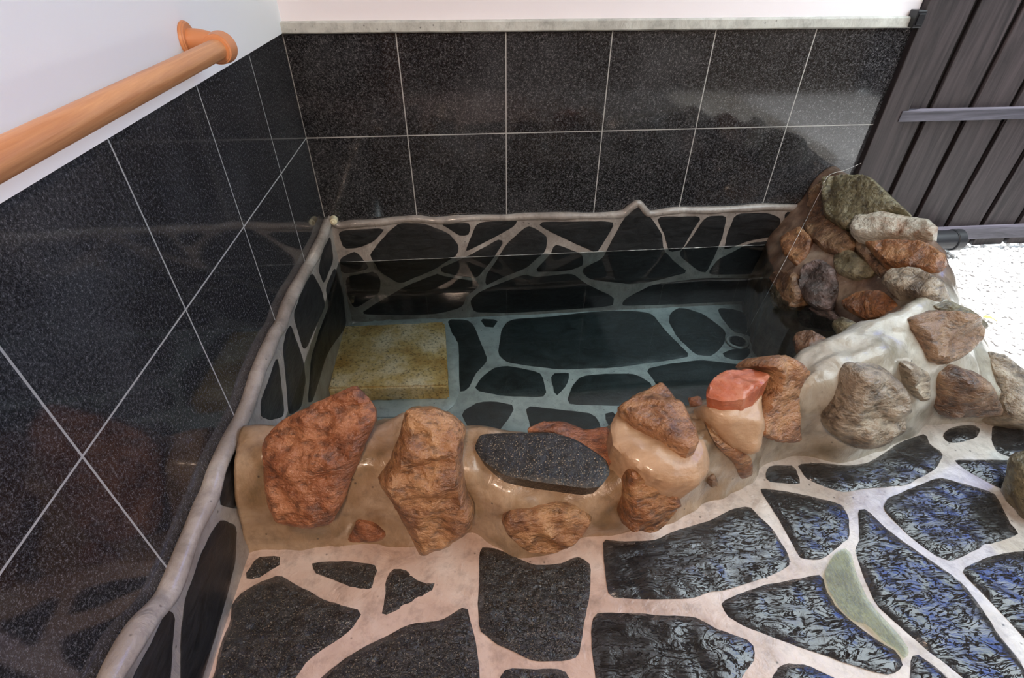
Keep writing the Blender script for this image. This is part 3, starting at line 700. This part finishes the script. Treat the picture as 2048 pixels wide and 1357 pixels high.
# ------------------------------------------------------------------ water
bm = bmesh.new()
wp = [(.024, -1.2), (.024, -.026), (2.12, -.026), (2.06, -.2), (2.02, -.38), (2.06, -.52), (2.12, -.68), (2.0, -.85), (1.7, -1.04), (1.3, -1.2), (.8, -1.25), (.3, -1.22)]
vs = [bm.verts.new((x, y, ZW)) for x, y in wp]; bm.faces.new(vs[::-1])
me = bpy.data.meshes.new('bath_water'); bm.normal_update()
if bm.faces[:][0].normal.z < 0: bmesh.ops.reverse_faces(bm, faces=bm.faces)
bm.to_mesh(me); bm.free(); wat = link('bath_water', me, M_water); tag(wat, 'still clear water filling the bath behind the boulders', 'water')
bm = bmesh.new(); P = []
for k in range(240):
    x = .06 + 2.0*k/239; P.append(Vector((x, -.0315, ZW+.0008+.0012*noise.noise(Vector((x*9, 0, 0))))))
tube(bm, P, [max(.0003, .0007+.0022*noise.noise(Vector((p.x*34, 5, 0)))*(.4+.6*(p.x > 1.3))) for p in P], 5)
build('water_edge_line', bm, NT('water_edge').set(Base_Color=(.75, .76, .74, 1), Roughness=.3).m, wat)

px = [(1648,1148),(1668,1108),(1690,1096),(1703,1108),(1712,1145),(1736,1200),(1758,1227),(1800,1272),(1820,1302),(1810,1322),(1795,1300),(1768,1285),(1735,1250),(1706,1243),(1680,1218),(1658,1182)]
pp = resample([(at(x, y, 2, ZF+.0075).x, at(x, y, 2, ZF+.0075).y) for x, y in px], .012)
bm = bmesh.new(); bm.faces.new([bm.verts.new((p[0], p[1], ZF+.0075)) for p in pp]); bm.normal_update()
if bm.faces[:][0].normal.z < 0: bmesh.ops.reverse_faces(bm, faces=bm.faces)
me = bpy.data.meshes.new('puddle'); bm.to_mesh(me); bm.free()
tag(link('puddle', me, M_puddle), 'puddle in the wide joint between two long wet flagstones at lower right', 'puddle')
# ------------------------------------------------------------------ block in the bath
zt = -.815
c4 = [at(683, 652, 2, zt), at(889, 643, 2, zt), at(896, 772, 2, zt), at(655, 778, 2, zt)]
root = empty('stone_block', ((c4[0].x+c4[2].x)/2, (c4[0].y+c4[2].y)/2, ZB))
bm = bmesh.new()
bot = [bm.verts.new((p.x, p.y, ZB+.006)) for p in c4]; tp = [bm.verts.new(p) for p in c4]
bm.faces.new(bot[::-1]); bm.faces.new(tp)
for k in range(4): bm.faces.new((bot[k], bot[(k+1) % 4], tp[(k+1) % 4], tp[k]))
bmesh.ops.bevel(bm, geom=list(bm.edges), offset=.008, segments=2, affect='EDGES')
bmesh.ops.subdivide_edges(bm, edges=[e for e in bm.edges if e.calc_length() > .05], cuts=22, use_grid_fill=True)
for v in bm.verts: v.co += Vector((noise.noise(v.co*30), noise.noise(v.co*30+Vector((9, 0, 0))), noise.noise(v.co*30+Vector((0, 9, 0)))))*.003
build('block', bm, M_tuff, root, angle=45)
px = [(668,652),(760,640),(880,636),(898,664),(912,676),(918,720),(918,790),(908,812),(880,832),(620,838),(640,740)]
dome('mortar_bed', [(at(x, y, 2, ZB+.004).x, at(x, y, 2, ZB+.004).y) for x, y in px], Vector((0, 0, ZB+.004)), Vector((1, 0, 0)), Vector((0, 1, 0)), Vector((0, 0, 1)),
     M_basin, root, H=.010, R=.02, step=.02, depth=.01, rough=.002)
tag(root, 'rectangular mossy yellow-brown stone block under water at the left of the bath', 'stone block')

# ------------------------------------------------------------------ ball chain and drain
root = empty('plug_chain', at(1475, 685, 2, ZB+.008))
pa = at(1724, 326, 1, -.018); pb = at(1690, 340, 1, -.06); pc = at(1657, 352, 1, -.13)
pd = at(1489, 672, 2, ZB+.03)
P = [pa, pa.lerp(pc, .5)+Vector((0, 0, -.004)), pc]
for k in range(1, 13):
    s = k/12; q = pc.lerp(pd, s); q.z -= .035*math.sin(math.pi*s); P.append(q)
P = catmull(P, 24)
trees = []
for o in RO + [bank]:
    mw = o.data; trees.append(BVHTree.FromPolygons([v.co.copy() for v in mw.vertices], [tuple(p.vertices) for p in mw.polygons]))
off = []
for q in P:                                   # the chain lies on whatever stone is in its way
    d = (q-CAM); L = d.length; d.normalize(); m_ = L
    for tr_ in trees:
        h = tr_.ray_cast(CAM, d, L+.02)
        if h[0] is not None: m_ = min(m_, h[3]-.004)
    off.append(L-m_)
off = [max(off[max(0, i-14):i+15]) for i in range(len(off))]
off = [sum(off[max(0, i-12):i+13])/len(off[max(0, i-12):i+13]) for i in range(len(off))]
P = [q - (q-CAM).normalized()*max(0, f) for q, f in zip(P, off)]
acc = 0; beads = [P[0]]
for a, b in zip(P, P[1:]):
    d = (b-a).length; acc += d
    if acc >= .0052: beads.append(b); acc = 0
bm = bmesh.new()
for q in beads: bmesh.ops.create_icosphere(bm, subdivisions=1, radius=.0019, matrix=Matrix.Translation(q))
tube(bm, P[::4]+[P[-1]], .0006, 5)
build('ball_chain', bm, M_steel, root)
bm = bmesh.new(); bmesh.ops.create_uvsphere(bm, u_segments=12, v_segments=8, radius=.006, matrix=Matrix.Translation(pa)); cyl(bm, pa, pa+Vector((0, .02, 0)), .002, n=8)
build('wall_anchor', bm, M_steel, root)
dc = at(1475, 684, 2, ZB+.006)
bm = bmesh.new(); cyl(bm, dc, dc+Vector((0, 0, .012)), .036, .032, 28, .003); cyl(bm, dc+Vector((0, 0, .012)), dc+Vector((0, 0, .02)), .006, n=12)
build('plug', bm, M_black, root, angle=40)
bm = bmesh.new(); ringpts = [dc+Vector((math.cos(t)*.047, math.sin(t)*.047, 0)) for t in np.linspace(0, 2*math.pi, 33)]
tube(bm, ringpts, .007, 8, cap=False); build('drain_ring', bm, M_basin, root)
tag(root, 'thin steel ball chain from the wall over the rock pile to the bath plug', 'chain')

# cream cap on the rim by the corner
p = at(667, 445, 1, -.03); bm = bmesh.new()
cyl(bm, p+Vector((-.002, .02, .004)), p+Vector((.006, -.018, .010)), .020, .013, 20, .004); cyl(bm, p+Vector((.004, -.016, .01)), p+Vector((.006, -.024, .012)), .007, .006, 14, .001)
tag(build('rubber_stopper', bm, M_cream, angle=40), 'small cream rubber stopper on the mortar rim in the wall corner', 'stopper')

# ------------------------------------------------------------------ handrail
zr, xr = .445, .088
root = empty('handrail', (0, -.8, zr))
bm = bmesh.new(); cyl(bm, (xr, -.835, zr), (xr, -2.3, zr), .0208, n=40); build('rail', bm, M_rail, root, angle=40)
def bracket(y, end=True):
    bm = bmesh.new(); cyl(bm, (0.006, y, zr+.012), (.016, y, zr+.012), .040, .036, 36, .003); r = build('wall_flange', bm, M_cap, root, angle=40)
    bm = bmesh.new(); P = catmull([Vector((.010, y, zr+.012)), Vector((.035, y, zr+.012)), Vector((.062, y-.004, zr+.008)), Vector((xr-.006, y-.012 if end else y, zr))], 6)
    tube(bm, P, [.024-.006*(k/(len(P)-1)) for k in range(len(P))], 18); build('bracket_arm', bm, M_cap, root, angle=40)
bracket(-.792); bracket(-2.1, False)
bm = bmesh.new(); cyl(bm, (xr, -.812, zr), (xr, -.850, zr), .0335, .0300, 40, .003); cyl(bm, (xr, -.800, zr), (xr, -.813, zr), .024, .0335, 40, .001)
build('end_collar', bm, M_cap, root, angle=40)
tag(root, 'round oak-coloured handrail mounted on the white wall above the granite tiles', 'handrail')

# ------------------------------------------------------------------ fence
root = empty('board_fence', (3.4, .02, ZF))
bm = bmesh.new(); box(bm, XE+.004, XE+.115, -.030, .03, -.66, 1.3, .003); build('post', bm, M_fence, root, smooth=False)
bx = [at(x, 198, 1, 0).x for x in (1867, 1952, 2032)]; pitch = (bx[2]-bx[0])/2
xs = [bx[0]-pitch] + [bx[0]+pitch*k for k in range(12)]
for k in range(len(xs)-1):
    x0 = xs[k] if k else XE+.115
    bm = bmesh.new(); dx = xs[k+1]-x0
    box(bm, x0+.013, xs[k+1]-.013, .0, .020, ZF-.02, 1.3, .003)
    build('board', bm, M_fence, root, smooth=False)
bm = bmesh.new(); box(bm, XE+.1, xs[-1], .024, .03, ZF-.02, 1.28); build('backing', bm, M_dark, root, smooth=False)
for z0, z1, x0, yy in ((.016, .060, 2.475, -.034), (-.565, -.505, 2.62, -.034), (1.0, 1.05, 2.475, -.034)):
    bm = bmesh.new(); box(bm, x0, xs[-1], yy, .001, z0, z1, .002); build('rail', bm, M_frail, root, smooth=False)
tag(root, 'dark-stained vertical board fence with two horizontal rails right of the granite wall', 'fence')
root = empty('board_fence', (4.75, -1.7, ZF))  # added out of view to block low sky light from the room
for k in range(17):
    bm = bmesh.new(); box(bm, 4.72, 4.74, -3.38+.2*k, -3.20+.2*k, ZF-.02, 1.5, .002); build('board', bm, M_fence, root, smooth=False)
bm = bmesh.new(); box(bm, 4.74, 4.77, -3.38, .0, ZF-.02, 1.45); build('backing', bm, M_dark, root, smooth=False)
for z0 in (.016, 1.0):
    bm = bmesh.new(); box(bm, 4.685, 4.72, -3.38, 0, z0, z0+.045, .002); build('rail', bm, M_frail, root, smooth=False)
tag(root, 'added unseen dark board fence along the far side of the gravel, turned square to the granite wall', 'fence')
# dark bracket where wall, coping and fence meet
p = at(1832, 38, 1, -.03); bm = bmesh.new(); box(bm, p.x-.018, p.x+.020, -.05, -.005, p.z-.028, p.z+.030, .003); box(bm, p.x-.012, p.x+.014, -.056, -.048, p.z-.018, p.z+.020, .002)
tag(build('metal_bracket', bm, M_black, smooth=False), 'small black metal bracket at the right end of the white coping', 'bracket')
# black drain pipe behind the pile
root = empty('drain_pipe', (2.96, -.10, -.60)); pz = -.535; py_ = -.085
bm = bmesh.new(); cyl(bm, (2.70, py_, pz), (2.98, py_, pz), .046, n=36, bev=.002); build('pipe', bm, M_black, root, angle=40)
bm = bmesh.new(); cyl(bm, (2.975, py_, pz), (3.02, py_, pz), .052, n=36, bev=.003); build('collar', bm, M_black, root, angle=40)
tag(root, 'short black plastic pipe end poking out between rock pile and fence', 'pipe')

# ------------------------------------------------------------------ gravel
bm = bmesh.new(); rnd = random.Random(5)
box(bm, 2.35, 6.0, -3.2, -.0, -.72, -.63)
tmp = bmesh.new(); bmesh.ops.create_icosphere(tmp, subdivisions=1, radius=1); tv = [v.co.copy() for v in tmp.verts]; tf = [[v.index for v in f.verts] for f in tmp.faces]; tmp.free()
for k in range(7500):
    x = 2.45+rnd.random()**1.2*1.9; y = -rnd.random()*1.25
    if x < 2.9 and y < -1.02: continue
    r = rnd.uniform(.006, .016); sq = rnd.uniform(.5, .8); a = rnd.uniform(0, 3.14); e = rnd.uniform(.65, 1.0); z = -.627+rnd.uniform(-.004, .007)
    vv = []
    for v in tv:
        u = v*(1+.25*noise.noise(v*1.3+Vector((k, 0, 0)))); X = u.x*r; Y = u.y*r*e
        vv.append(bm.verts.new((x+X*math.cos(a)-Y*math.sin(a), y+X*math.sin(a)+Y*math.cos(a), z+u.z*r*sq)))
    for f in tf: bm.faces.new([vv[i] for i in f])
me = bpy.data.meshes.new('white_gravel'); bm.to_mesh(me); bm.free()
for p_ in me.polygons: p_.use_smooth = True
g = link('white_gravel', me, M_gravel); tag(g, 'bright white pebble gravel in full sun beyond the rock pile', 'gravel', kind='stuff')
# leaves lying on the gravel
for i, (x, y, m_, lab) in enumerate([(1978, 641, M_dryleaf, 'yellowish dry leaf on the gravel beside the leaf-shaped stone')]):
    p = at(x, y, 2, -.612); bm = bmesh.new(); L = .035; rows_ = []
    for k in range(9):
        s = k/8; w = .012*math.sin(math.pi*s**.8)+.0006
        c0 = p + Vector((-L/2+L*s, (s-.5)*-.03, .004+.008*math.sin(math.pi*s)))
        rows_.append([bm.verts.new(c0+Vector((0, q*w, abs(q)*.003+dz))) for q in (-1, 0, 1) for dz in (0,)])
    for a, b in zip(rows_, rows_[1:]):
        for q in range(2): bm.faces.new((a[q], a[q+1], b[q+1], b[q]))
    o = build('dry_leaf', bm, m_); md = o.modifiers.new('thick', 'SOLIDIFY'); md.thickness = .0008; tag(o, lab, 'leaf')

# ------------------------------------------------------------------ what the wet floor mirrors: a leafy branch beyond the eave
root = empty('garden_tree', (4.3, -.9, -.62)); rnd = random.Random(3)
bm = bmesh.new(); tube(bm, [Vector((4.3, -.9, -.66)), Vector((4.25, -.85, 1)), Vector((4.1, -.8, 2.4)), Vector((3.9, -.7, 3.0))], [.05, .04, .03, .012], 10); build('trunk', bm, M_fence, root)
bm = bmesh.new()
for k in range(1300):
    c = Vector((rnd.gauss(3.85, .26), rnd.gauss(-.52, .20), rnd.gauss(2.55, .26))); r = .05
    a = Vector((rnd.uniform(-1, 1), rnd.uniform(-1, 1), rnd.uniform(-.4, .4))).normalized(); b = a.orthogonal().normalized()
    vs = [bm.verts.new(c+a*r*u+b*r*.45*v) for u, v in ((-1, 0), (-.3, .9), (.4, .8), (1, 0), (.4, -.8), (-.3, -.9))]; bm.faces.new(vs)
tag(build('foliage', bm, M_leaf, root, smooth=False), kind='stuff')
tag(root, 'leafy green garden tree beyond the eave, mirrored in the wet flagstones', 'tree')
# wall lamp shell around the warm light
bm = bmesh.new(); cyl(bm, (.45, -3.40, 1.56), (.45, -3.16, 1.53), .17, .20, 36, .006)
tag(build('wall_lamp', bm, M_lampm, angle=40), 'round wall lamp high on the boarded wall behind the flagstone floor', 'lamp')
